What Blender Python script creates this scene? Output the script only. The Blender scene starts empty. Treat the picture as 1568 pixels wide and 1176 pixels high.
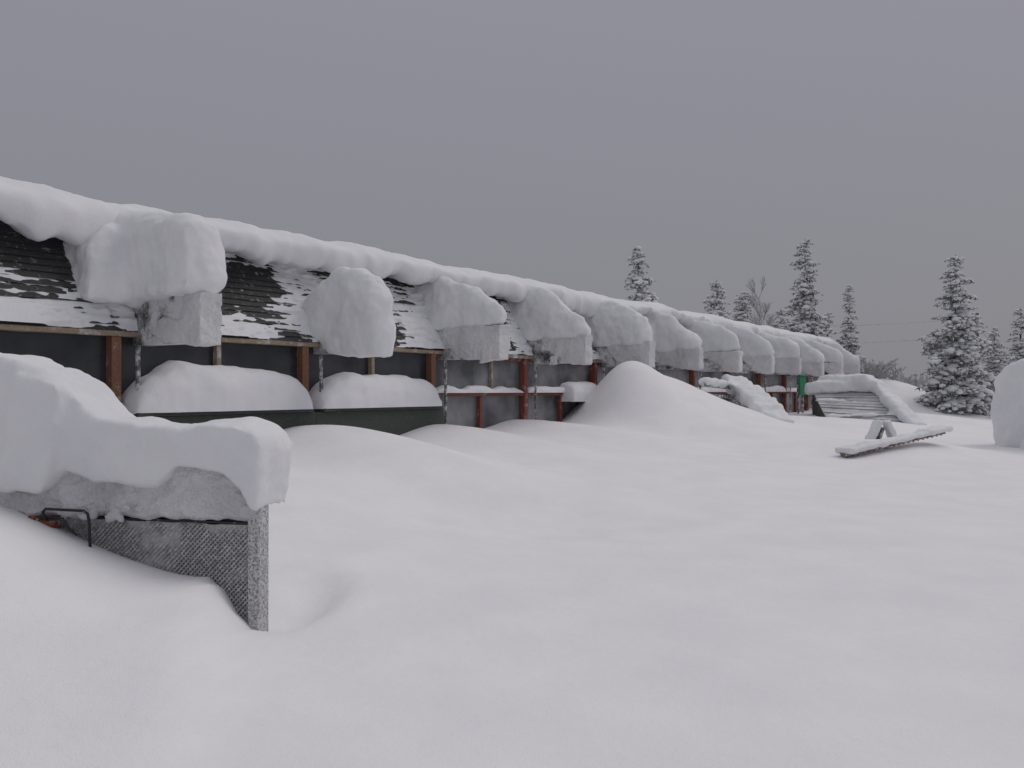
import bpy, bmesh, math, random
import numpy as np
from mathutils import Vector, Matrix, noise
random.seed(7)
E=1.7
D=12.0
ang=math.radians(34.5)
dx,dy=math.sin(ang),math.cos(ang)      # along wall
nx,ny=dy,-dx                            # outward normal
scene=bpy.context.scene
def W(s,u,z=0): # wall coords -> world (z relative to eye)
    q=D-u
    return Vector((-nx*q+dx*s, -ny*q+dy*s, z+E))
def fbm(x,y,z=0,o=3):
    v=0;a=1;t=0
    for i in range(o):
        v+=a*noise.noise(Vector((x,y,z)));t+=a
        x*=2.03;y*=2.03;z=z*2.03+7.1;a*=.5
    return v/t
# ---------------- materials
def newmat(name):
    m=bpy.data.materials.new(name);m.use_nodes=True
    return m,m.node_tree.nodes,m.node_tree.links,m.node_tree.nodes['Principled BSDF']
def snow_mat(name,c1=(.80,.795,.81),c2=(.86,.85,.855),bump=.25,scale=30,fine=180,rough=.75,dist=.02):
    m,n,l,b=newmat(name)
    tc=n.new('ShaderNodeTexCoord')
    a=n.new('ShaderNodeTexNoise');a.inputs['Scale'].default_value=1.3;a.inputs['Detail'].default_value=4
    l.new(tc.outputs['Object'],a.inputs['Vector'])
    r=n.new('ShaderNodeValToRGB');r.color_ramp.elements[0].position=.35;r.color_ramp.elements[1].position=.65
    r.color_ramp.elements[0].color=(*c1,1);r.color_ramp.elements[1].color=(*c2,1)
    l.new(a.outputs['Fac'],r.inputs['Fac']);l.new(r.outputs['Color'],b.inputs['Base Color'])
    f=n.new('ShaderNodeTexNoise');f.inputs['Scale'].default_value=scale;f.inputs['Detail'].default_value=6
    g=n.new('ShaderNodeTexNoise');g.inputs['Scale'].default_value=fine;g.inputs['Detail'].default_value=2
    for q in (f,g): l.new(tc.outputs['Object'],q.inputs['Vector'])
    ad=n.new('ShaderNodeMath');ad.operation='MULTIPLY_ADD';ad.inputs[1].default_value=.35
    l.new(g.outputs['Fac'],ad.inputs[0]);l.new(f.outputs['Fac'],ad.inputs[2])
    bp=n.new('ShaderNodeBump');bp.inputs['Strength'].default_value=bump;bp.inputs['Distance'].default_value=dist
    l.new(ad.outputs[0],bp.inputs['Height']);l.new(bp.outputs['Normal'],b.inputs['Normal'])
    b.inputs['Roughness'].default_value=rough;b.inputs['Specular IOR Level'].default_value=.2
    return m
SNOW=snow_mat('snow',c1=(.75,.755,.78),c2=(.81,.81,.825),bump=.35)
GSNOW=snow_mat('ground_snow',c1=(.83,.825,.84),c2=(.88,.87,.88),bump=.35,scale=9,fine=90,dist=.03)
PSNOW=snow_mat('plastered_snow',c1=(.66,.66,.68),c2=(.82,.82,.83),bump=.9,scale=24,fine=110,dist=.05)
def rime_mat(name,base,snowc=(.66,.67,.69),thr=.5,scale=6,soft=.06,stretch=(1,1,1),fine=60,rough=.7):
    m,n,l,b=newmat(name)
    tc=n.new('ShaderNodeTexCoord');mp=n.new('ShaderNodeMapping');mp.inputs['Scale'].default_value=stretch
    l.new(tc.outputs['Object'],mp.inputs['Vector'])
    a=n.new('ShaderNodeTexNoise');a.inputs['Scale'].default_value=scale;a.inputs['Detail'].default_value=8;a.inputs['Roughness'].default_value=.7
    l.new(mp.outputs['Vector'],a.inputs['Vector'])
    r=n.new('ShaderNodeValToRGB');r.color_ramp.elements[0].position=thr-soft;r.color_ramp.elements[1].position=thr+soft
    r.color_ramp.elements[0].color=(0,0,0,1);r.color_ramp.elements[1].color=(1,1,1,1)
    l.new(a.outputs['Fac'],r.inputs['Fac'])
    g=n.new('ShaderNodeTexNoise');g.inputs['Scale'].default_value=fine;g.inputs['Detail'].default_value=4
    l.new(mp.outputs['Vector'],g.inputs['Vector'])
    c=n.new('ShaderNodeMixRGB');c.blend_type='MIX'
    c.inputs[1].default_value=(*[x*.55 for x in base],1);c.inputs[2].default_value=(*[min(1,x*1.5) for x in base],1)
    l.new(g.outputs['Fac'],c.inputs[0])
    mx=n.new('ShaderNodeMixRGB');l.new(r.outputs['Color'],mx.inputs[0]);l.new(c.outputs[0],mx.inputs[1]);mx.inputs[2].default_value=(*snowc,1)
    l.new(mx.outputs[0],b.inputs['Base Color'])
    ad=n.new('ShaderNodeMath');ad.operation='MULTIPLY_ADD';ad.inputs[1].default_value=.4
    l.new(g.outputs['Fac'],ad.inputs[0]);l.new(r.outputs['Color'],ad.inputs[2])
    bp=n.new('ShaderNodeBump');bp.inputs['Strength'].default_value=.6;bp.inputs['Distance'].default_value=.015
    l.new(ad.outputs[0],bp.inputs['Height']);l.new(bp.outputs['Normal'],b.inputs['Normal'])
    b.inputs['Roughness'].default_value=rough;b.inputs['Specular IOR Level'].default_value=.3
    return m
PLANK=rime_mat('dark_planks',(.050,.050,.050),thr=.64,scale=9,stretch=(.35,1,1.5),fine=25)
BEAM=rime_mat('beam_rimed',(.07,.072,.072),thr=.47,scale=2.6,soft=.08,fine=40)
GREENW=rime_mat('green_siding',(.062,.068,.062),thr=.74,scale=5,soft=.1,stretch=(.4,.4,2),fine=30)
WOOD=rime_mat('brown_post',(.20,.10,.062),thr=.68,scale=5,soft=.1,fine=30)
TAN=rime_mat('tan_trim',(.28,.22,.16),thr=.62,scale=5,soft=.1,fine=30)
RED=rime_mat('red_frame',(.20,.066,.05),thr=.68,scale=4,soft=.12,fine=30)
GREY=rime_mat('grey_post',(.12,.12,.12),thr=.52,scale=9,fine=30)
RIMEP=rime_mat('rimed_metal',(.36,.36,.37),snowc=(.56,.56,.57),thr=.47,scale=38,soft=.2,fine=240)
RIMEE=rime_mat('rimed_edge',(.22,.22,.225),snowc=(.64,.64,.66),thr=.45,scale=60,soft=.08,fine=200)
MESHM=rime_mat('frosted_wire',(.30,.30,.31),snowc=(.66,.66,.67),thr=.45,scale=30,soft=.1,fine=150)
DARKM=rime_mat('dark_steel',(.03,.03,.032),thr=.66,scale=20,fine=80,rough=.5)
RUST=rime_mat('rusty_red',(.22,.07,.035),thr=.6,scale=18,fine=80)
SLAT=rime_mat('weathered_slats',(.28,.28,.285),snowc=(.62,.62,.64),thr=.44,scale=1.8,soft=.14,stretch=(.6,1,2),fine=20)
GREEN=rime_mat('green_paint',(.02,.20,.10),thr=.72,scale=4,fine=12)
BARK=rime_mat('bark',(.09,.075,.065),thr=.55,scale=4,fine=30)
NEED=rime_mat('spruce_needles_hazed',(.10,.105,.105),snowc=(.42,.43,.45),thr=.54,scale=3,soft=.15,fine=10)  # needle grey lightened in the colour to stand in for fog
TSNOW=snow_mat('tree_snow',c1=(.66,.67,.69),c2=(.80,.80,.82),bump=.4,scale=8,fine=25,dist=.05)
TWIG=rime_mat('frosted_twigs',(.24,.235,.235),snowc=(.5,.5,.52),thr=.46,scale=3,soft=.2,fine=10)
def glass(name,c0,c1):
    m,n,l,b=newmat(name)
    tc=n.new('ShaderNodeTexCoord');a=n.new('ShaderNodeTexNoise');a.inputs['Scale'].default_value=1.1;a.inputs['Detail'].default_value=7
    l.new(tc.outputs['Object'],a.inputs['Vector'])
    r=n.new('ShaderNodeValToRGB');r.color_ramp.elements[0].color=(*c0,1);r.color_ramp.elements[1].color=(*c1,1)
    r.color_ramp.elements[0].position=.35;r.color_ramp.elements[1].position=.7
    l.new(a.outputs['Fac'],r.inputs['Fac']);l.new(r.outputs['Color'],b.inputs['Base Color'])
    b.inputs['Roughness'].default_value=.25;b.inputs['Specular IOR Level'].default_value=.4
    return m
GLASS=glass('window_glass',(.02,.022,.026),(.06,.065,.075))
GLASSF=glass('frosted_glass',(.06,.065,.07),(.26,.265,.275))

# ---------------- helpers
def obj(name,verts,faces,mat,parent=None,smooth=False,fmat=None):
    me=bpy.data.meshes.new(name);me.from_pydata([tuple(v) for v in verts],[],faces)
    mats=mat if isinstance(mat,(list,tuple)) else [mat]
    for x in mats: me.materials.append(x)
    if fmat is not None: me.polygons.foreach_set('material_index',fmat)
    if smooth: me.polygons.foreach_set('use_smooth',[True]*len(me.polygons))
    me.update()
    o=bpy.data.objects.new(name,me);scene.collection.objects.link(o)
    if parent: o.parent=parent
    return o
def empty(name,loc=(0,0,0)):
    e=bpy.data.objects.new(name,None);e.empty_display_size=.3;scene.collection.objects.link(e);return e
CF=[(0,3,2,1),(4,5,6,7),(0,1,5,4),(1,2,6,5),(2,3,7,6),(3,0,4,7)]
class Batch:
    def __init__(s): s.v=[];s.f=[]
    def box(s,f,a0,a1,b0,b1,z0,z1):
        k=len(s.v)
        s.v+=[f(a0,b0,z0),f(a1,b0,z0),f(a1,b1,z0),f(a0,b1,z0),f(a0,b0,z1),f(a1,b0,z1),f(a1,b1,z1),f(a0,b1,z1)]
        s.f+=[tuple(i+k for i in q) for q in CF]
    def make(s,name,mat,parent,bev=.008):
        o=obj(name,s.v,s.f,mat,parent)
        fixn(o)
        if bev:
            md=o.modifiers.new('b','BEVEL');md.width=bev;md.segments=1
        return o
def grid(name,nu,nv,fn,mat,parent=None,closeu=False):
    vs=[fn(i/(nu-1),j/(nv-1)) for i in range(nu) for j in range(nv)]
    fs=[(i*nv+j,(i+1)*nv+j,(i+1)*nv+j+1,i*nv+j+1) for i in range(nu-1) for j in range(nv-1)]
    return obj(name,vs,fs,mat,parent,True)
tex={}
def clouds(sz):
    if sz not in tex:
        t=bpy.data.textures.new('c%g'%sz,'CLOUDS');t.noise_scale=sz;t.noise_depth=3;tex[sz]=t
    return tex[sz]
def soften(o,vox,it=8,disp=((.35,.1),(.1,.025))):
    m=o.modifiers.new('r','REMESH');m.mode='VOXEL';m.voxel_size=vox;m.use_smooth_shade=True
    m=o.modifiers.new('s','SMOOTH');m.factor=.8;m.iterations=it
    for sz,st in disp:
        m=o.modifiers.new('d','DISPLACE');m.texture=clouds(sz);m.texture_coords='GLOBAL';m.strength=st;m.mid_level=.5
    m=o.modifiers.new('s2','SMOOTH');m.factor=.4;m.iterations=2
def prism(verts,faces,f,poly,c0,c1,taper=None):
    nn=len(poly);k=len(verts)
    if taper is None: sl=[(c0,1,1),(c1,1,1)]
    else:
        w=c1-c0;sl=[(c0,taper[0],taper[1]),(c0+w*.12,.5+.5*taper[0],.5+.5*taper[1]),(c0+w*.32,1,1),(c1-w*.32,1,1),(c1-w*.12,.5+.5*taper[0],.5+.5*taper[1]),(c1,taper[0],taper[1])]
    ca=poly[0][0] if taper is None else min(p[0] for p in poly)
    cz=min(p[1] for p in poly)
    for c,sa,sz in sl:
        for a,z in poly: verts.append(f(ca+(a-ca)*sa,c,cz+(z-cz)*sz))
    faces.append(tuple(range(k,k+nn)));e=k+nn*(len(sl)-1)
    faces.append(tuple(range(e+nn-1,e-1,-1)))
    for q in range(len(sl)-1):
        b=k+q*nn
        for i in range(nn):
            j=(i+1)%nn
            faces.append((b+i,b+nn+i,b+nn+j,b+j))
def fixn(o):
    bm=bmesh.new();bm.from_mesh(o.data);bmesh.ops.recalc_face_normals(bm,faces=bm.faces);bm.to_mesh(o.data);bm.free()

# ---------------- ground
def sm(a,b,x):
    t=np.clip((x-a)/(b-a),0,1);return t*t*(3-2*t)
def gauss(X,Y,cx,cy,sx,sy,rot=0):
    c,s=math.cos(rot),math.sin(rot)
    x=(X-cx)*c+(Y-cy)*s;y=-(X-cx)*s+(Y-cy)*c
    return np.exp(-(x/sx)**2-(y/sy)**2)
def gh(X,Y):
    X=np.asarray(X,float);Y=np.asarray(Y,float)
    s=dx*X+dy*Y; u=D-(-nx*X-ny*Y)
    h=-1.6+0*X
    along=1-.30*sm(28,36,s)-.25*sm(40,60,s)
    near=np.exp(-(np.maximum(u-.3,0)/4.5)**2)
    h=h+.74*near*along
    h=h+.12*near*np.sin(s*1.72+2.6)*(1-sm(20,24,s))
    g=lambda cs,cu,ss,su:np.exp(-((s-cs)/ss)**2-((u-cu)/su)**2)
    h=h+1.22*g(20.9,1.4,1.1,1.25)+.98*g(22.6,1.6,1.5,1.6)+.66*g(24.9,1.6,1.8,1.5)+.38*g(22.8,4.5,3.5,3)
    h=h+.35*g(29.5,.8,2.,1.2)+.15*g(25.5,3.6,1.6,1.2)
    h=h+.22*g(10.2,1.6,1.2,1.8)
    h=h+.14*gauss(X,Y,-1.5,12,2.2,1.6,.5)-.12*gauss(X,Y,0.2,10,1.4,1.2)+.08*gauss(X,Y,3,15,3,1.2,.4)
    # drift in front of the fence, with a wind-cut lip towards its corner
    fy=np.exp(-((Y-5.1)/1.4)**2)
    h=h+fy*(.33*sm(-1.70-.25*(Y-5.5),-1.98-.25*(Y-5.5),X)+.33*sm(-2.1,-3.5,X))
    rr=np.sqrt(((X+1.58)/.36)**2+((Y-6.3)/.9)**2)
    h=h-.15*(1-sm(.2,1.05,rr))+.025*np.exp(-((rr-1.15)/.25)**2)
    h=h+.2*sm(-3,-7,X)*sm(8,6,Y)
    h=h+.75*sm(-2.6,-4.2,X)*np.exp(-((Y-7.2)/1.1)**2)
    h=h+1.75*gauss(X,Y,20.2,47,4.0,5)+.9*gauss(X,Y,27,52,6,6)+.5*gauss(X,Y,17,36,4,3.5)
    h=h+.35*gauss(X,Y,12.5,30,4,3)+.27*gauss(X,Y,9.8,20.6,2.4,1.1,.5)
    return h
def gz(x,y): return float(gh(x,y))+E
def axis(lo,hi,n,c,k):
    a=np.arcsinh((lo-c)/k);b=np.arcsinh((hi-c)/k)
    return c+k*np.sinh(np.linspace(a,b,n))
xs=axis(-500,700,560,-1,5.5);ys=axis(-60,900,560,7,5.5)
XX,YY=np.meshgrid(xs,ys,indexing='ij');H=gh(XX,YY)
verts=[];
for i in range(len(xs)):
    x=float(xs[i])
    for j in range(len(ys)):
        y=float(ys[j])
        z=H[i,j]+.08*noise.noise(Vector((x*.2,y*.2,1.3)))+.016*noise.noise(Vector((x*.8+y*.25,y*.42,5)))+.006*noise.noise(Vector((x*2.6+y,y*1.1,9)))
        verts.append((x,y,z+E))
ny_=len(ys)
faces=[(i*ny_+j,(i+1)*ny_+j,(i+1)*ny_+j+1,i*ny_+j+1) for i in range(len(xs)-1) for j in range(ny_-1)]
obj('snow_ground',verts,faces,GSNOW,None,True)

# ---------------- building
bld=empty('lodge_building')
P0=.585*D;BAY=.302*D
S0,S1=-8.0,50.5
posts=[P0+BAY*k for k in range(-4,13)]
ZT,ZB=2.62,.88
UT,UB=-.85,.12
WF=lambda a,b,z:W(a,b,z)
N=17
prof=[]
for i in range(N):
    t0=i/N;t1=(i+1)/N
    prof.append((UB+(UT-UB)*t0+.035,ZB+(ZT-ZB)*t0-.01))
    prof.append((UB+(UT-UB)*t1+.004,ZB+(ZT-ZB)*t1-.002))
prof.append((UT,ZT))
vs=[];fs=[]
segs=400
M=len(prof)
for k in range(segs+1):
    s=S0+(S1-S0)*k/segs
    for i,(u,z) in enumerate(prof): vs.append(W(s,u+.006*fbm(s*1.1,(i//2)*3.7),z+.012*fbm(s*.8,(i+1)//2*5.1)))
for k in range(segs):
    for i in range(M-1):
        fs.append((k*M+i,(k+1)*M+i,(k+1)*M+i+1,k*M+i+1))
obj('roof_cladding',vs,fs,PLANK,bld)
b=Batch()
b.box(WF,S0,S1,-8.5,-.06,-3,.9)
b.make('wall_core',GREENW,bld,0)
poly=[(.05,.88),(-8.5,.88),(-8.5,2.6),(-4.6,3.0),(-.9,2.6)]
vs=[];fs=[];prism(vs,fs,lambda a,c,z:W(c,a,z),poly,S0,S1);o=obj('roof_body',vs,fs,GREENW,bld);fixn(o)
b=Batch();b2=Batch()
for k,s in enumerate(posts[:-1]):
    (b if k-4<2 else b2).box(WF,s,s+BAY,-.055,-.03,-1.3,.87)
b.make('window_glass',GLASS,bld,0);b2.make('window_glass_frosted',GLASSF,bld,0)
b=Batch();b.box(WF,S0,S1,-.02,.16,.80,.875);b.make('window_head',TAN,bld)
bw=Batch();bt=Batch();bg=Batch();br=Batch();bs=Batch();bwall=Batch()
for k,s in enumerate(posts):
    idx=k-4
    red=idx>=3
    (br if red else bw).box(WF,s-.075,s+.075,-.03,.14,-1.6,.80)
    bg.box(WF,s+.24,s+.295,.22,.275,-1.6,.66)
    if k==len(posts)-1: break
    if idx<2:
        bt.box(WF,s+BAY/2-.045,s+BAY/2+.045,-.03,.08,-.32,.80)
        bs.box(WF,s+.12,s+BAY-.12,.0,.50,-.385,-.325)
        bwall.box(WF,s+.0,s+BAY-.0,-.02,.42,-2.4,-.388)
    else:
        br.box(WF,s+.085,s+BAY-.085,-.03,.11,-.13,-.05)
        br.box(WF,s+BAY*.5-.05,s+BAY*.5+.05,-.03,.075,-1.6,-.132)
        br.box(WF,s+.087,s+BAY-.087,-.03,.06,.73,.798)
    if idx==2 or idx==4:
        bt.box(WF,s+BAY*.62,s+BAY*.62+.05,-.03,.06,-.048,.728)
bw.make('brown_posts',WOOD,bld);bt.make('mullions',TAN,bld);bg.make('steel_posts',GREY,bld)
br.make('red_window_frames',RED,bld);bs.make('window_sills',GREENW,bld);bwall.make('lower_wall',GREENW,bld)

b=Batch()
for k,p in enumerate(posts):
    s=p+.33
    if s+.3>S1: break
    b.box(WF,s,s+.30,-.7,1.62,.68,1.38)
b.make('projecting_beams',BEAM,bld,.02)
for k,p in enumerate(posts):
    s=p+.33
    if s+.3>S1: break
    idx=k-4
    near=idx<=4
    r=random.Random(40+idx)
    j=lambda a=.06:r.uniform(-a,a)
    vs=[];fs=[];v2=[];f2=[]
    f=lambda a,c,z:W(c,a,z)
    tp=(.93,.72)
    if idx==0:
        poly=[(-.95,1.75),(-.75,1.45),(.0,1.40),(.4,1.34),(1.66,1.36),(1.73,1.5),(1.74,2.0),(1.72,2.36),(1.3,2.50),(.3,2.66),(-.9,2.8)]
        prism(vs,fs,f,poly,s-.26,s+.40,(.97,.88))
        prism(v2,f2,f,[(1.15,.66),(1.68,.64),(1.70,1.38),(1.25,1.38)],s-.03,s+.34)
        prism(v2,f2,f,[(.45,.9),(.8,.72),(1.3,.66),(1.3,1.0),(.8,1.08)],s-.04,s+.1)
        prism(vs,fs,f,[(-.5,1.35),(.25,1.28),(.2,2.4),(-.7,2.6)],s-.75,s+.3,(.9,.7))
        prism(vs,fs,f,[(-.6,1.6),(.1,1.7),(.3,2.3),(-.7,2.6)],s+.3,s+.8,(.9,.7))
    elif idx==1:
        poly=[(-.55,1.5),(-.2,1.2),(.15,.9),(.5,.64),(1.1,.62),(1.66,.60),(1.74,1.1),(1.72,1.6),(1.5,1.98),(1.0,2.20),(.5,2.30),(.2,2.1),(-.2,1.8)]
        prism(vs,fs,f,poly,s-.09,s+.42,(.94,.84))
    else:
        lo=1.34+j(.07);a1=j(.14);a2=j(.17)
        poly=[(-.75,lo+.1),(.0,lo+j(.08)),(.5,lo-.03+j(.08)),(1.0,lo+j(.06)),(1.64,lo+j(.05)),(1.70+j(.04),lo+.12),(1.68,1.68+j(.1)),(1.5,1.95+a2),(1.1,2.20+a2),(.65,2.46+a1),(.25,2.60+a1),(-.1,2.58),(-.45,2.50),(-.85,2.7)]
        prism(vs,fs,f,poly,s-.08-j(.04),s+.39+j(.06),tp)
        q=j(.35)
        e0=.45+q;zz=r.uniform(.66,.9)
        prism(v2,f2,f,[(e0,zz+.15),(e0+.3,zz),(1.1,.70+j(.05)),(1.3,.66),(1.68,.645),(1.69,1.385),(.1+q,1.385),(e0-.25,1.15)],s-.03-.03*r.random(),s+.335)
        # crust lumps on the side of the beam
        for _ in range(4):
            uu=r.uniform(.2,1.4);z0=r.uniform(.7,1.2);ww=r.uniform(.1,.28)
            prism(v2,f2,f,[(uu,z0-ww*.5),(uu+ww,z0-ww*.4),(uu+ww*1.2,z0+ww*.4),(uu+ww*.3,z0+ww*.6)],s-.08,s+.05)
        if r.random()<.45:
            prism(vs,fs,f,[(-.6,1.5),(.0,1.3),(.1,2.1),(-.7,2.6)],s+.3,s+.55+r.random()*.2,(.9,.7))
        if r.random()<.5:
            prism(vs,fs,f,[(-.7,1.3),(.0,1.1),(.15,2.1),(-.7,2.5)],s-.35-r.random()*.3,s+.1,(.9,.7))
    o=obj('snow_cap_%d'%k,vs,fs,SNOW,bld,True);fixn(o)
    soften(o,.04 if near else .07,8 if near else 4,disp=((.5,.2),(.12,.04)))
    if v2:
        o=obj('beam_crust_%d'%k,v2,f2,PSNOW,bld,True);fixn(o)
        soften(o,.022 if near else .045,2,disp=((.3,.10),(.07,.045)))

def zlow(s):
    b=2.30+.26*fbm(s*.5,3.3)*1.6+.17*fbm(s*1.9,9.1)*1.8
    if s<7.4: b+= .02-.34*min(1,max(0,(s-5.2)/1.6))
    return b
def thick(s): return .36+.08*fbm(s*.35,17.)*2
def bulge(s): return .24+.16*fbm(s*.8,25.)*2
ns=1000;
def corn(a,c):
    s=S0-.2+(S1-S0+.4)*a
    e=min(1,min(a,1-a)*60)**.5
    th=thick(s)*e;zl=zlow(s);bu=bulge(s)
    top=2.62+th
    P=[(-8.7,2.5),(-8.4,2.75+th),(-4.6,3.0+th*.6),(-2.0,2.75+th*.8),(-1.1,top),(-.7,top-.01),(-.42,top-.07),(-.2+bu*.4,top-.22),(-.15+bu*.7,(top+zl)/2-.02),(-.22+bu*.75,zl+.08),(-.3+bu*.6,zl),(-.42+bu*.2,zl+.02),(-.66,zl+.15),(-.95,zl+.2)]
    x=c*(len(P)-1);i=min(int(x),len(P)-2);t=x-i
    g=lambda q:P[max(0,min(len(P)-1,q))]
    def cr(d):
        p0,p1,p2,p3=g(i-1)[d],g(i)[d],g(i+1)[d],g(i+2)[d]
        return .5*((2*p1)+(-p0+p2)*t+(2*p0-5*p1+4*p2-p3)*t*t+(-p0+3*p1-3*p2+p3)*t**3)
    u=cr(0);z=cr(1)
    n1=fbm(s*1.3,u*1.5,z*1.5)
    k=min(1,max(0,(u+2)))
    return W(s,u+.09*n1*k,z+.05*n1*k+.03*fbm(s*5,u*5,z*5)*k)
grid('roof_snow',ns,44,corn,SNOW,bld)
def patch(a,c):
    s=S0+(S1-S0)*a
    t=c
    n1=fbm(s*.6,t*2.2,2.2,4)*1.6
    n2=fbm(s*1.6,t*14,8.2,3)
    n3=fbm(s*6,t*30,4.2,2)
    db=min(abs(s-(p+.48)) for p in posts)
    v=n1+.75*n2+.4*n3+.50*math.exp(-((db-.25)/.35)**2)-.14
    if t<.25: v+=.30*(1-t/.25)
    if s<7.0:
        v+=.75*math.exp(-((t-.42)/.10)**2)*(1-sm(6.0,6.5,s))+.6*math.exp(-((t-.12)/.13)**2)*(1-.6*sm(6.2,6.9,s))
        v-=.3*math.exp(-((t-.75)/.15)**2)
    off=max(-.04,min(.07,v*.055+ (max(0,v-.5)*.1)))
    z=ZB+(ZT-ZB)*t;u=UB+(UT-UB)*t
    return W(s,u+off+.010,z+off*.45)
grid('cladding_snow',1900,90,patch,SNOW,bld)
def sill(name,sa,sb,base,ud,hfn,n=80):
    def fn(a,c):
        s=sa+(sb-sa)*a
        e=max(0,1-abs(2*a-1)**7)**.45
        h=hfn(a)*e*(1+.2*fbm(s*1.2,4.4))
        th=c*math.pi/2
        u=ud*(math.cos(th)**.55)*(.9+.1*e)*(1+.12*fbm(s*1.7,8.8))
        z=h*(math.sin(th)**.75)
        nn=fbm(s*2,u*3,z*3)
        if c>.97: u=-.05
        return W(s,u+.05*nn,base+z+.04*nn*(1 if c>.05 else 0))
    o=grid(name,n,18,fn,SNOW,bld);return o
for k,s in enumerate(posts[:-1]):
    idx=k-4
    sa=s+.10;sb=s+BAY-.14
    if idx<-1: sill('sill_snow_%d'%k,sa,sb,-.33,.54,lambda a:.7)
    elif idx==-1: sill('sill_snow_%d'%k,sa,sb,-.33,.54,lambda a:.80-.45*max(0,a-.45)/.55)
    elif idx==0: sill('sill_snow_%d'%k,sa,sb,-.33,.54,lambda a:.42+.42*min(1,a/.25)-.14*a)
    elif idx==1: sill('sill_snow_%d'%k,sa,sb,-.33,.54,lambda a:.42+.30*min(1,a/.3)-.1*a)
    elif idx==2: sill('sill_snow_%d'%k,s+.1,s+BAY-.1,-.055,.16,lambda a:.13+.12*fbm(a*5,1))
    elif idx==3:
        sill('sill_snow_%d'%k,s+.1,s+BAY-.1,-.055,.16,lambda a:.16)
        sill('sill_snow_b%d'%k,s+BAY*.5,s+BAY-.15,-.30,.5,lambda a:.55)
    else:
        r=random.Random(k)
        sill('sill_snow_%d'%k,s+.1,s+BAY-.1,-.055,.2,lambda a,r0=r.random():.15+.35*r0*a)

# ---------------- porch railing with snow
pr=empty('porch_railing')
def seg_frame(A,B):
    A=Vector(A);B=Vector(B);d=(B-A);L=d.length;d.normalize()
    side=d.cross(Vector((0,0,1))).normalized();up=side.cross(d).normalized()
    return A,d,side,up,L
def seg_box(batch,A,B,w,h,off=0):
    A,d,side,up,L=seg_frame(A,B)
    batch.box(lambda a,b_,c:A+d*a+side*b_+up*c,0,L,-w/2,w/2,off,off+h)
b=Batch()
A=W(27.6,1.9,.10);B=W(25.0,4.4,-1.25)
seg_box(b,A,B,.12,.14);seg_box(b,A-Vector((0,0,.45)),B-Vector((0,0,.45)),.1,.1)
for t in (0.02,.35,.7):
    p=A.lerp(B,t);b.box(lambda a,c,z:Vector((p.x+a,p.y+c,z)),-.06,.06,-.06,.06,p.z-1.4,p.z-.002)
A2=W(24.2,2.3,.12);B2=W(27.2,2.2,.02)
seg_box(b,A2,B2,.1,.12);seg_box(b,A2-Vector((0,0,.3)),B2-Vector((0,0,.3)),.1,.1);seg_box(b,A2-Vector((0,0,.55)),B2-Vector((0,0,.55)),.1,.1)
b.make('rails',GREY,pr)
bb=Batch();seg_box(bb,A,B,.75,.45,.0);seg_box(bb,A.lerp(B,.3),A.lerp(B,.75),.85,.5,.02);seg_box(bb,A2,B2,.4,.2,.05)
o=bb.make('rail_snow',SNOW,pr,0);soften(o,.06,12,((.5,.28),(.15,.04)))

# ---------------- green sign board
sg=empty('sign_board')
b=Batch();b.box(WF,37.5,38.5,1.3,1.36,-.2,.62);b.box(WF,37.45,38.55,1.28,1.40,.622,.68);b.make('board',GREEN,sg)
b=Batch();b.box(WF,37.6,37.68,1.2,1.29,-1.9,.6);b.box(WF,38.3,38.38,1.2,1.29,-1.9,.6);b.make('legs',GREY,sg)

# ---------------- lean-to
lt=empty('lean_to_shed')
TL=Vector((12.75,36.2,-.05+E));TR=Vector((15.0,35.0,.0+E));BL=Vector((12.1,32.5,-1.3+E));BR=Vector((14.85,31.6,-1.6+E))
b=Batch();ns_=13
for i in range(ns_):
    t0=i/ns_;t1=(i+.93)/ns_
    rr_=random.Random(i)
    a0=TL.lerp(BL,t0);a1=TL.lerp(BL,t1);c0=TR.lerp(BR,t0+rr_.uniform(-.01,.01));c1=TR.lerp(BR,t1)
    up=Vector((0,-.02,.03+rr_.uniform(0,.02)))
    k=len(b.v);b.v+=[a0,c0,c1,a1,a0+up*1.0,c0+up*1.0,c1+up*1.6,a1+up*1.6];b.f+=[tuple(q+k for q in f_) for f_ in CF]
b.make('slatted_roof',SLAT,lt,0)
vs=[TL-Vector((0,0,.03)),TR-Vector((0,0,.03)),BR-Vector((0,0,.05)),BL-Vector((0,0,.05)),TL-Vector((0,0,2)),TR-Vector((0,0,2)),BR-Vector((0,0,1)),BL-Vector((0,0,1))]
o=obj('shed_walls',vs,[(0,1,2,3),(0,4,5,1),(1,5,6,2),(2,6,7,3),(3,7,4,0),(4,7,6,5)],GREENW,lt);fixn(o)
bb=Batch();seg_box(bb,TL+Vector((-.1,.3,-.05)),TR+Vector((.15,0,0)),1.3,.50,-.05);seg_box(bb,TL+Vector((.5,.3,.3)),TR+Vector((-.3,0,.3)),1.0,.40,-.05)
seg_box(bb,TR+Vector((0,.2,.05)),BR+Vector((.1,-.3,0)),.6,.40,.0)
seg_box(bb,TL.lerp(BL,.8)+Vector((0,0,-.02)),TR.lerp(BR,.6)+Vector((0,0,-.02)),.5,.12,.0)
seg_box(bb,TL.lerp(BL,.3)+Vector((-.1,0,-.02)),TL.lerp(TR,.5).lerp(BR,.3)+Vector((0,0,-.02)),.4,.09,.0)
o=bb.make('shed_snow',SNOW,lt,0);soften(o,.06,14,((.7,.3),(.15,.04)))

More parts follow.
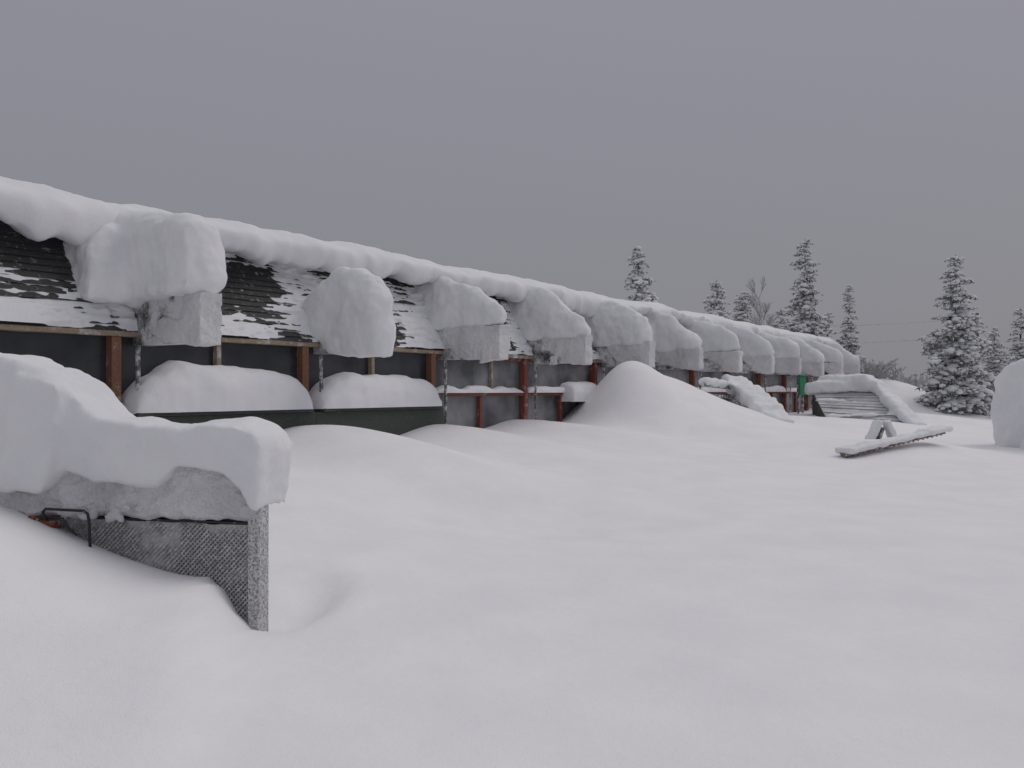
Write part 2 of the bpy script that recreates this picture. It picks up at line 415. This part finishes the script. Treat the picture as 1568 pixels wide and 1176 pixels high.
# ---------------- ski rack, almost buried
sr=empty('ski_rack')
A=Vector((7.15,18.4,-1.42+E));B=Vector((10.3,20.4,-1.03+E))
b=Batch();seg_box(b,A,B,.16,.07)
_,d,side,up,L=seg_frame(A,B)
for i in range(20):
    p=A+d*(L*(i+.5)/20)
    seg_box(b,p-up*.002,p-up*.04+side*.01,.03,.03)
for t in (.42,):
    p=A.lerp(B,t);b.box(lambda a,c,z:Vector((p.x+a,p.y+c+.12,z)),-.04,.04,-.04,.04,p.z-1,p.z-.02)
b.make('rack_rail',rime_mat('rack_wood',(.2,.13,.1),thr=.56,scale=9),sr,0)
bb=Batch();seg_box(bb,A,B,.34,.10,.05);seg_box(bb,A.lerp(B,.8),B+d*.15,.4,.13,.05);seg_box(bb,A.lerp(B,.0),A.lerp(B,.35),.42,.12,.05);o=bb.make('rack_snow',SNOW,sr,0);soften(o,.03,5,((.3,.12),(.1,.03)))
C=Vector((9.2,21.2,-1.42+E))
bb=Batch()
for sx in (-1,1):
    seg_box(bb,C+Vector((sx*.33,0,-.1)),C+Vector((sx*.03,0,.66)),.4,.13)
o=bb.make('a_frame_snow',SNOW,sr,0);soften(o,.03,6,((.2,.1),))
b=Batch();
seg_box(b,C+Vector((-.2,0,-.1)),C+Vector((0,0,.5)),.36,.04);b.make('a_frame_board',GREY,sr,0)

# ---------------- snow pile right
vs=[];fs=[]
f=lambda a,c,z:Vector((a+.068*(c-21)+1.0,c,z+E))
prism(vs,fs,f,[(12.75,-2),(12.85,.2),(13.0,.85),(13.7,1.05),(15,1.12),(17,.9),(18,-2)],21.5,25,(.95,.8))
prism(vs,fs,f,[(12.35,-2),(12.6,-.75),(13.2,-.5),(17,-.6),(18,-2)],20.8,23,(.95,.8))
o=obj('snow_pile',vs,fs,SNOW,None,True);fixn(o);soften(o,.08,10,((.9,.55),(.25,.10)))

# ---------------- fence panel in the foreground
tr=empty('wire_fence')
C0=Vector((-1.66,5.62,E));tv=Vector((-1.98,.45,0)).normalized();tn=Vector((-tv.y,tv.x,0));
if tn.y<0: tn=-tn
T=lambda a,c,z:C0+tv*a+tn*c+Vector((0,0,z))
b=Batch();b.box(T,.02,3.6,.05,.10,-1.95,-.45);b.make('panel_board',RIMEP,tr)
b=Batch();b.box(T,-.012,.075,-.03,.10,-1.95,-.42);b.make('corner_post',RIMEE,tr)
b=Batch();b.box(T,.078,3.6,-.018,.047,-.885,-.87);b.make('ledge_rail',DARKM,tr,.003)
def ups(a,c):
    A_=.0+3.55*a;z=-.40-.47*c
    o_=.045+.10*fbm(A_*3,z*4,1,4)+.04*fbm(A_*11,z*11,3)
    o_+=.06*min(1,max(0,(A_-.9)/.3))*(c**1.5)
    zz=z+.06*fbm(A_*4,7.7)*c
    if c>.93: o_*=(1-c)/.07*.9+.05
    return T(A_-.01,-max(.002,o_),zz)
grid('side_snow',260,44,ups,PSNOW,tr)
def lows(a,c):
    A_=.08+3.5*a;z=-.89-.8*c
    o_=-.034+.012*fbm(A_*14,z*14,1,3)+.008*fbm(A_*40,z*40,2)+.05*math.exp(-c*14)*(.5+1.5*fbm(A_*5,2.2))+.03*max(0,fbm(A_*2,z*3,6)*2)
    return T(A_,-o_,z)
grid('lower_panel_rime',260,70,lows,RIMEP,tr)
b=Batch();st=.034;hh=.72;za,zb=-1.62,-.90
nd=int((3.5+hh)/st)
for i in range(nd):
    for sg_ in (1,-1):
        a0=.08-hh+i*st if sg_>0 else .08+i*st
        p=[(a0,za),(a0+sg_*hh,zb)]
        (x0,z0),(x1,z1)=p
        if x0<.08 and x1<.08: continue
        if x0<.08: t=(.08-x0)/(x1-x0);x0,z0=.08,z0+(z1-z0)*t
        if x1<.08: t=(.08-x0)/(x1-x0);x1,z1=.08,z0+(z1-z0)*t
        if abs(x1-x0)<.01: continue
        seg_box(b,T(x0,.012+.004*sg_,z0),T(x1,.012+.004*sg_,z1),.006,.007)
b.make('wire_mesh',MESHM,tr,0)
rr=random.Random(5)
def blob(vs,fs,c,r,sq=.6,rn=rr,n1=5,n2=3):
    k=len(vs);vs.append(c+Vector((0,0,r*sq)));
    for i in range(1,n2):
        th=math.pi*i/n2
        for j_ in range(n1):
            ph=2*math.pi*(j_+.5*(i%2))/n1
            q=r*rn.uniform(.75,1.2)
            vs.append(c+Vector((q*math.sin(th)*math.cos(ph),q*math.sin(th)*math.sin(ph),q*sq*math.cos(th))))
    vs.append(c-Vector((0,0,r*sq)));e=len(vs)-1
    for j_ in range(n1): fs.append((k,k+1+j_,k+1+(j_+1)%n1))
    for i in range(n2-2):
        for j_ in range(n1):
            a=k+1+i*n1+j_;b_=k+1+i*n1+(j_+1)%n1
            fs.append((a,a+n1,b_+n1,b_))
    for j_ in range(n1):
        a=e-n1+j_;b_=e-n1+(j_+1)%n1;fs.append((a,e,b_))
me=[];fc=[]
for i in range(110):
    a=rr.uniform(.85,3.3);blob(me,fc,T(a,-rr.uniform(.02,.09),-.84+rr.uniform(-.03,.07)),rr.uniform(.015,.045),.9,n1=8,n2=5)
o=obj('snow_clumps',me,fc,PSNOW,tr,True);soften(o,.012,2,((.05,.01),))
vs=[];fs=[]
top=[(-.06,-.50),(-.075,-.36),(-.02,-.27),(.15,-.205),(.5,-.235),(.87,-.225),(1.14,-.19),(1.25,-.12),(1.40,.06),(1.58,.13),(1.9,.24),(2.6,.33),(3.7,.36)]
bot=[(3.7,-.55),(2.2,-.6),(1.8,-.62),(1.62,-.72),(1.5,-.68),(1.42,-.54),(1.23,-.62),(.95,-.64),(.70,-.63),(.60,-.56),(.54,-.50),(.38,-.50),(.22,-.53),(.1,-.62),(.0,-.80),(-.04,-.78)]
prism(vs,fs,T,top+bot,-.13,.34)
prism(vs,fs,T,[(1.38,-.1),(1.40,.04),(1.75,.12),(1.9,-.7),(1.5,-.7)],-.2,-.05)
o=obj('cap_snow',vs,fs,SNOW,tr,True);fixn(o);soften(o,.022,12,((.35,.10),(.08,.016)))
def tube(name,pts,r,mat,parent):
    cu=bpy.data.curves.new(name,'CURVE');cu.dimensions='3D';cu.bevel_depth=r;cu.bevel_resolution=3
    sp=cu.splines.new('POLY');sp.points.add(len(pts)-1)
    for i,p in enumerate(pts): sp.points[i].co=(*p,1)
    cu.materials.append(mat);o=bpy.data.objects.new(name,cu);scene.collection.objects.link(o);o.parent=parent;return o
tube('handle',[T(1.55,-.10,-.90),T(1.545,-.15,-.83),T(1.52,-.15,-.806),T(1.22,-.15,-.81),T(1.19,-.15,-.83),T(1.18,-.15,-.87),T(1.175,-.14,-1.1)],.010,DARKM,tr)
tube('handle_inner',[T(1.52,-.13,-.86),T(1.40,-.13,-.87),T(1.36,-.13,-.93),T(1.3,-.12,-.98)],.008,DARKM,tr)
b=Batch();b.box(T,1.5,3.5,-.12,-.03,-.955,-.895);b.box(T,1.62,1.68,-.135,-.121,-1.2,-.86);b.make('red_frame',RUST,tr,.004)
b=Batch();p0=T(.34,-.16,-1.28);p1=T(.20,-.17,-1.40)
seg_box(b,p0,p1,.10,.02);b.make('loose_board',GREY,tr,.004)

# ---------------- trees
def spruce_mesh(name,H_,R_,seed,dens=1.0,lean=.0):
    r=random.Random(seed);v=[];f=[];fm=[]
    nseg=10;n1=7
    for i in range(nseg+1):
        t=i/nseg;rad=.016*H_*(1-t)+.012
        for j in range(n1):
            p=2*math.pi*j/n1;v.append(Vector((math.cos(p)*rad+lean*t*t*H_,math.sin(p)*rad,H_*t*.99)))
    for i in range(nseg):
        for j in range(n1):
            f.append((i*n1+j,i*n1+(j+1)%n1,(i+1)*n1+(j+1)%n1,(i+1)*n1+j));fm.append(2)
    z=.05*H_
    while z<H_*.985:
        t=z/H_
        ring=r.uniform(.72,1.18)
        Lr=R_*((1-t)**.72)*(.95 if t>.12 else .8)*ring+.08
        nb=max(3,int((4.5+3.5*(1-t))*dens))
        for q in range(nb):
            if r.random()<.10: continue
            az=r.uniform(0,2*math.pi);L=Lr*r.uniform(.55,1.35)
            droop=r.uniform(.2,.65)*(1-.5*t)
            base=Vector((lean*t*t*H_,0,z+r.uniform(-.14,.14)))
            nc=max(2,int(L/.24))
            d=Vector((math.cos(az),math.sin(az),0));sd=Vector((-d.y,d.x,0))
            for c in range(nc):
                x=(c+.8)/nc
                p=base+d*(L*x)+Vector((0,0,L*(.12*x-droop*x*x)))+sd*r.uniform(-.12,.12)*L*x
                w=(.22-.07*x)*(.7+.5*min(1,R_/1.6))*r.uniform(.55,1.4)*(.5+.5*(1-t))
                for m_ in range(6):
                    a2=r.uniform(0,6.28);ln=w*r.uniform(1.0,1.9)
                    o_=p+Vector((r.uniform(-w,w),r.uniform(-w,w),r.uniform(-w*.5,w*.1)))
                    dd=Vector((math.cos(a2)*.7,math.sin(a2)*.7,-r.uniform(.2,.9)))+d*.5
                    dd.normalize();s2=dd.cross(Vector((r.uniform(-1,1),r.uniform(-1,1),.7))).normalized()*ln*.2
                    k=len(v);v+= [o_-s2,o_+s2,o_+dd*ln];f.append((k,k+1,k+2));fm.append(0)
                if r.random()<.92:
                    k0=len(f);blob(v,f,p+Vector((0,0,w*.15)),w*r.uniform(.75,1.4),.6,r,6,4);fm+= [1]*(len(f)-k0)
                if x<.97 and r.random()<.8:
                    for sg_ in (-1,1):
                        pp=p+sd*sg_*w*r.uniform(1.,2.2)+Vector((0,0,-w*r.uniform(.1,.7)))-d*w*.3
                        k0=len(f);blob(v,f,pp,w*r.uniform(.4,1.0),.65,r,5,3);fm+=[1]*(len(f)-k0)
                        for m_ in range(3):
                            dd=(sd*sg_+d*.4+Vector((0,0,-r.uniform(.3,1.2)))).normalized();ln=w*r.uniform(.9,1.6)
                            s2=dd.cross(Vector((r.random(),r.random(),.5))).normalized()*ln*.2
                            k=len(v);v+=[pp-s2,pp+s2,pp+dd*ln];f.append((k,k+1,k+2));fm.append(0)
        z+=.27*r.uniform(.7,1.45)*(1.0 if t<.8 else .8)
    me=bpy.data.meshes.new(name);me.from_pydata([tuple(a) for a in v],[],f)
    for m_ in (NEED,TSNOW,BARK): me.materials.append(m_)
    me.polygons.foreach_set('material_index',fm)
    me.polygons.foreach_set('use_smooth',[i==1 for i in fm]);me.update()
    return me
mA=spruce_mesh('spruce_a',8.4,1.95,1,1.1)
mB=spruce_mesh('spruce_b',10.5,2.45,2,1.0)
mC=spruce_mesh('spruce_c',7.8,1.05,3,.9)
mD=spruce_mesh('spruce_d',9.0,2.2,4,.85,.012)
def put(me,name,x,Y,ytop,Hm,rot,wid=1):
    X=(x-784)/1305*Y
    zt=(598-ytop)*Y/1305+E
    g=gz(X,Y)-.15
    o=bpy.data.objects.new(name,me);scene.collection.objects.link(o)
    sc=(zt-g)/Hm;o.location=(X,Y,g);o.scale=(sc*wid,sc*wid,sc);o.rotation_euler=(0,0,rot)
    return o
put(mD,'spruce_tree',975,45,375,9.0,.3,1.15)
put(mA,'spruce_tree',1098,55,425,8.4,2.2,1.0)
put(mC,'spruce_tree',1137,60,445,7.8,1.1,1.6)
put(mB,'spruce_tree',1233,55,362,10.5,.5,1.0)
put(mC,'spruce_tree',1300,50,434,7.8,.2,1.0)
put(mA,'spruce_tree',1464,42,387,8.4,4.0,1.08)
put(mD,'spruce_tree',1524,48,500,9.0,2.0,1.3)
put(mC,'spruce_tree',1563,50,470,7.8,3.0,1.4)
put(mA,'spruce_tree',1196,70,470,8.4,1.0,1.2)
put(mC,'spruce_tree',1268,66,476,7.8,2.0,1.3)
def birch_mesh(name,H_,seed,spread=.35,levels=4,shrub=False,tw=.022):
    r=random.Random(seed);v=[];f=[]
    def seg(p,q,r0,r1):
        d=(q-p).normalized();a=d.orthogonal().normalized();b_=d.cross(a);k=len(v)
        for (c,rd) in ((p,r0),(q,r1)):
            for j in range(4):
                t=j*math.pi/2;v.append(c+(a*math.cos(t)+b_*math.sin(t))*rd)
        for j in range(4): f.append((k+j,k+(j+1)%4,k+4+(j+1)%4,k+4+j))
    def grow(p,d,L,rad,lv,top=False):
        n_=6 if top else 4;q=p
        for i in range(n_):
            d=(d+Vector((r.uniform(-1,1),r.uniform(-1,1),r.uniform(-.2,.5)))*(.05 if top else .16)).normalized()
            nq=q+d*L/n_;seg(q,nq,rad*(1-i/n_*.8),rad*(1-(i+1)/n_*.8));q=nq
            if lv>0 and (i>0 or shrub):
                for _ in range(5 if top else 2):
                    az=r.uniform(0,6.28)
                    nd=(d*(1-spread)+Vector((math.cos(az),math.sin(az),.25))*spread*1.4).normalized()
                    grow(q,nd,L*((.30-.03*i) if top else r.uniform(.35,.5)),max(tw,rad*.4),lv-1)
    if shrub:
        for i in range(9):
            az=i*.7;grow(Vector((math.cos(az)*.3,math.sin(az)*.3,0)),Vector((math.cos(az)*.5,math.sin(az)*.5,1)).normalized(),H_*r.uniform(.6,1),.03,2)
    else: grow(Vector((0,0,0)),Vector((0,0,1)),H_,.012*H_,3,True)
    me=bpy.data.meshes.new(name);me.from_pydata([tuple(a) for a in v],[],f);me.materials.append(TWIG);me.update();return me,max(a.z for a in v)
bm_,bh=birch_mesh('birch_m',9,5)
put(bm_,'birch_tree',1163,64,420,bh,0,.7)
put(bm_,'birch_tree',1180,68,460,bh,2,.9)
sh,shh=birch_mesh('shrub_m',2.2,9,shrub=True,tw=.03)
for x,Y,yt in ((1335,46,548),(1360,47,555),(1388,50,572),(1318,50,545),(1405,55,575),(1535,44,565),(1500,44,575)):
    put(sh,'frosted_shrub',x,Y,yt,shh,x*.7,1.5)
r=random.Random(11);v=[];f=[]
for i in range(420):
    X=r.uniform(60,420);Y=r.uniform(300,420);h=r.uniform(5,10);w=r.uniform(1.5,2.6)
    for lv in range(5):
        z0=h*lv/5;ww=w*(1-lv/5.2)*r.uniform(.8,1.2);kk=len(v)
        for j in range(6):
            p=j*math.pi/3;v.append(Vector((X+ww*math.cos(p)*r.uniform(.7,1.3),Y+ww*math.sin(p),z0+r.uniform(-.3,.3))))
        v.append(Vector((X,Y,z0+h*.36)))
        for j in range(6): f.append((kk+j,kk+(j+1)%6,kk+6))
obj('distant_forest',v,f,rime_mat('distant_spruce_hazed',(.3,.31,.32),snowc=(.45,.46,.48),thr=.5,scale=.5,soft=.2,fine=2))  # faint treeline: distance haze put into the pale base colour
pl=empty('power_line')
for zz in (5.6,4.2):
    pts=[]
    for i in range(25):
        t=i/24;X=14+22*t;Y=72-6*t;pts.append(Vector((X,Y,E+zz-(.5-2*(t-.5)**2)*.8)))
    tube('cable',pts,.010,GREY,pl)
for X,Y in ((14,72),(36,66)):
    b=Batch();b.box(lambda a,c,z:Vector((X+a,Y+c,z)),-.12,.12,-.12,.12,-.5,E+6);b.make('pole',BARK,pl,.02)

# ---------------- light
w=bpy.data.worlds.new('World');scene.world=w;w.use_nodes=True
n=w.node_tree.nodes;l=w.node_tree.links;bg=n['Background']
sky=n.new('ShaderNodeTexSky');sky.sky_type='NISHITA';sky.sun_disc=False
el,az=math.radians(48),math.radians(70)
sky.sun_elevation=el;sky.sun_rotation=az;sky.dust_density=4
tc=n.new('ShaderNodeTexCoord');sp=n.new('ShaderNodeSeparateXYZ');l.new(tc.outputs['Generated'],sp.inputs[0])
rp=n.new('ShaderNodeValToRGB');l.new(sp.outputs['Z'],rp.inputs['Fac'])
e=rp.color_ramp.elements
def C(c):return (c[0]*1.07,c[1]*1.07,c[2]*1.09,1)
e[0].position=0;e[0].color=C((.220,.220,.238))
e[1].position=1;e[1].color=C((.56,.56,.585))
x=e.new(.18);x.color=C((.236,.234,.256));x=e.new(.42);x.color=C((.262,.257,.296));x=e.new(.7);x.color=C((.46,.46,.48))
sc=n.new('ShaderNodeVectorMath');sc.operation='SCALE';sc.inputs['Scale'].default_value=10
l.new(rp.outputs['Color'],sc.inputs[0])
mx=n.new('ShaderNodeMixRGB');mx.inputs[0].default_value=.96
l.new(sky.outputs['Color'],mx.inputs[1]);l.new(sc.outputs[0],mx.inputs[2]);l.new(mx.outputs[0],bg.inputs['Color'])
bg.inputs['Strength'].default_value=.1
sd=bpy.data.lights.new('sun','SUN');sd.energy=.62;sd.angle=math.radians(35);sd.color=(1,.95,.91)
so=bpy.data.objects.new('sun',sd);scene.collection.objects.link(so)
dirv=Vector((math.sin(az)*math.cos(el),math.cos(az)*math.cos(el),math.sin(el)))
so.rotation_euler=dirv.to_track_quat('Z','Y').to_euler();so.location=(0,0,30)
# ---------------- camera
cd=bpy.data.cameras.new('camera');cd.sensor_width=36;cd.lens=36*1305/1568;cd.clip_end=2000;cd.clip_start=.05
co=bpy.data.objects.new('camera',cd);scene.collection.objects.link(co)
co.location=(0,0,E);co.rotation_euler=(math.radians(90)+10/1305,0,0);scene.camera=co
scene.view_settings.view_transform='Standard';scene.view_settings.look='None';scene.view_settings.exposure=0
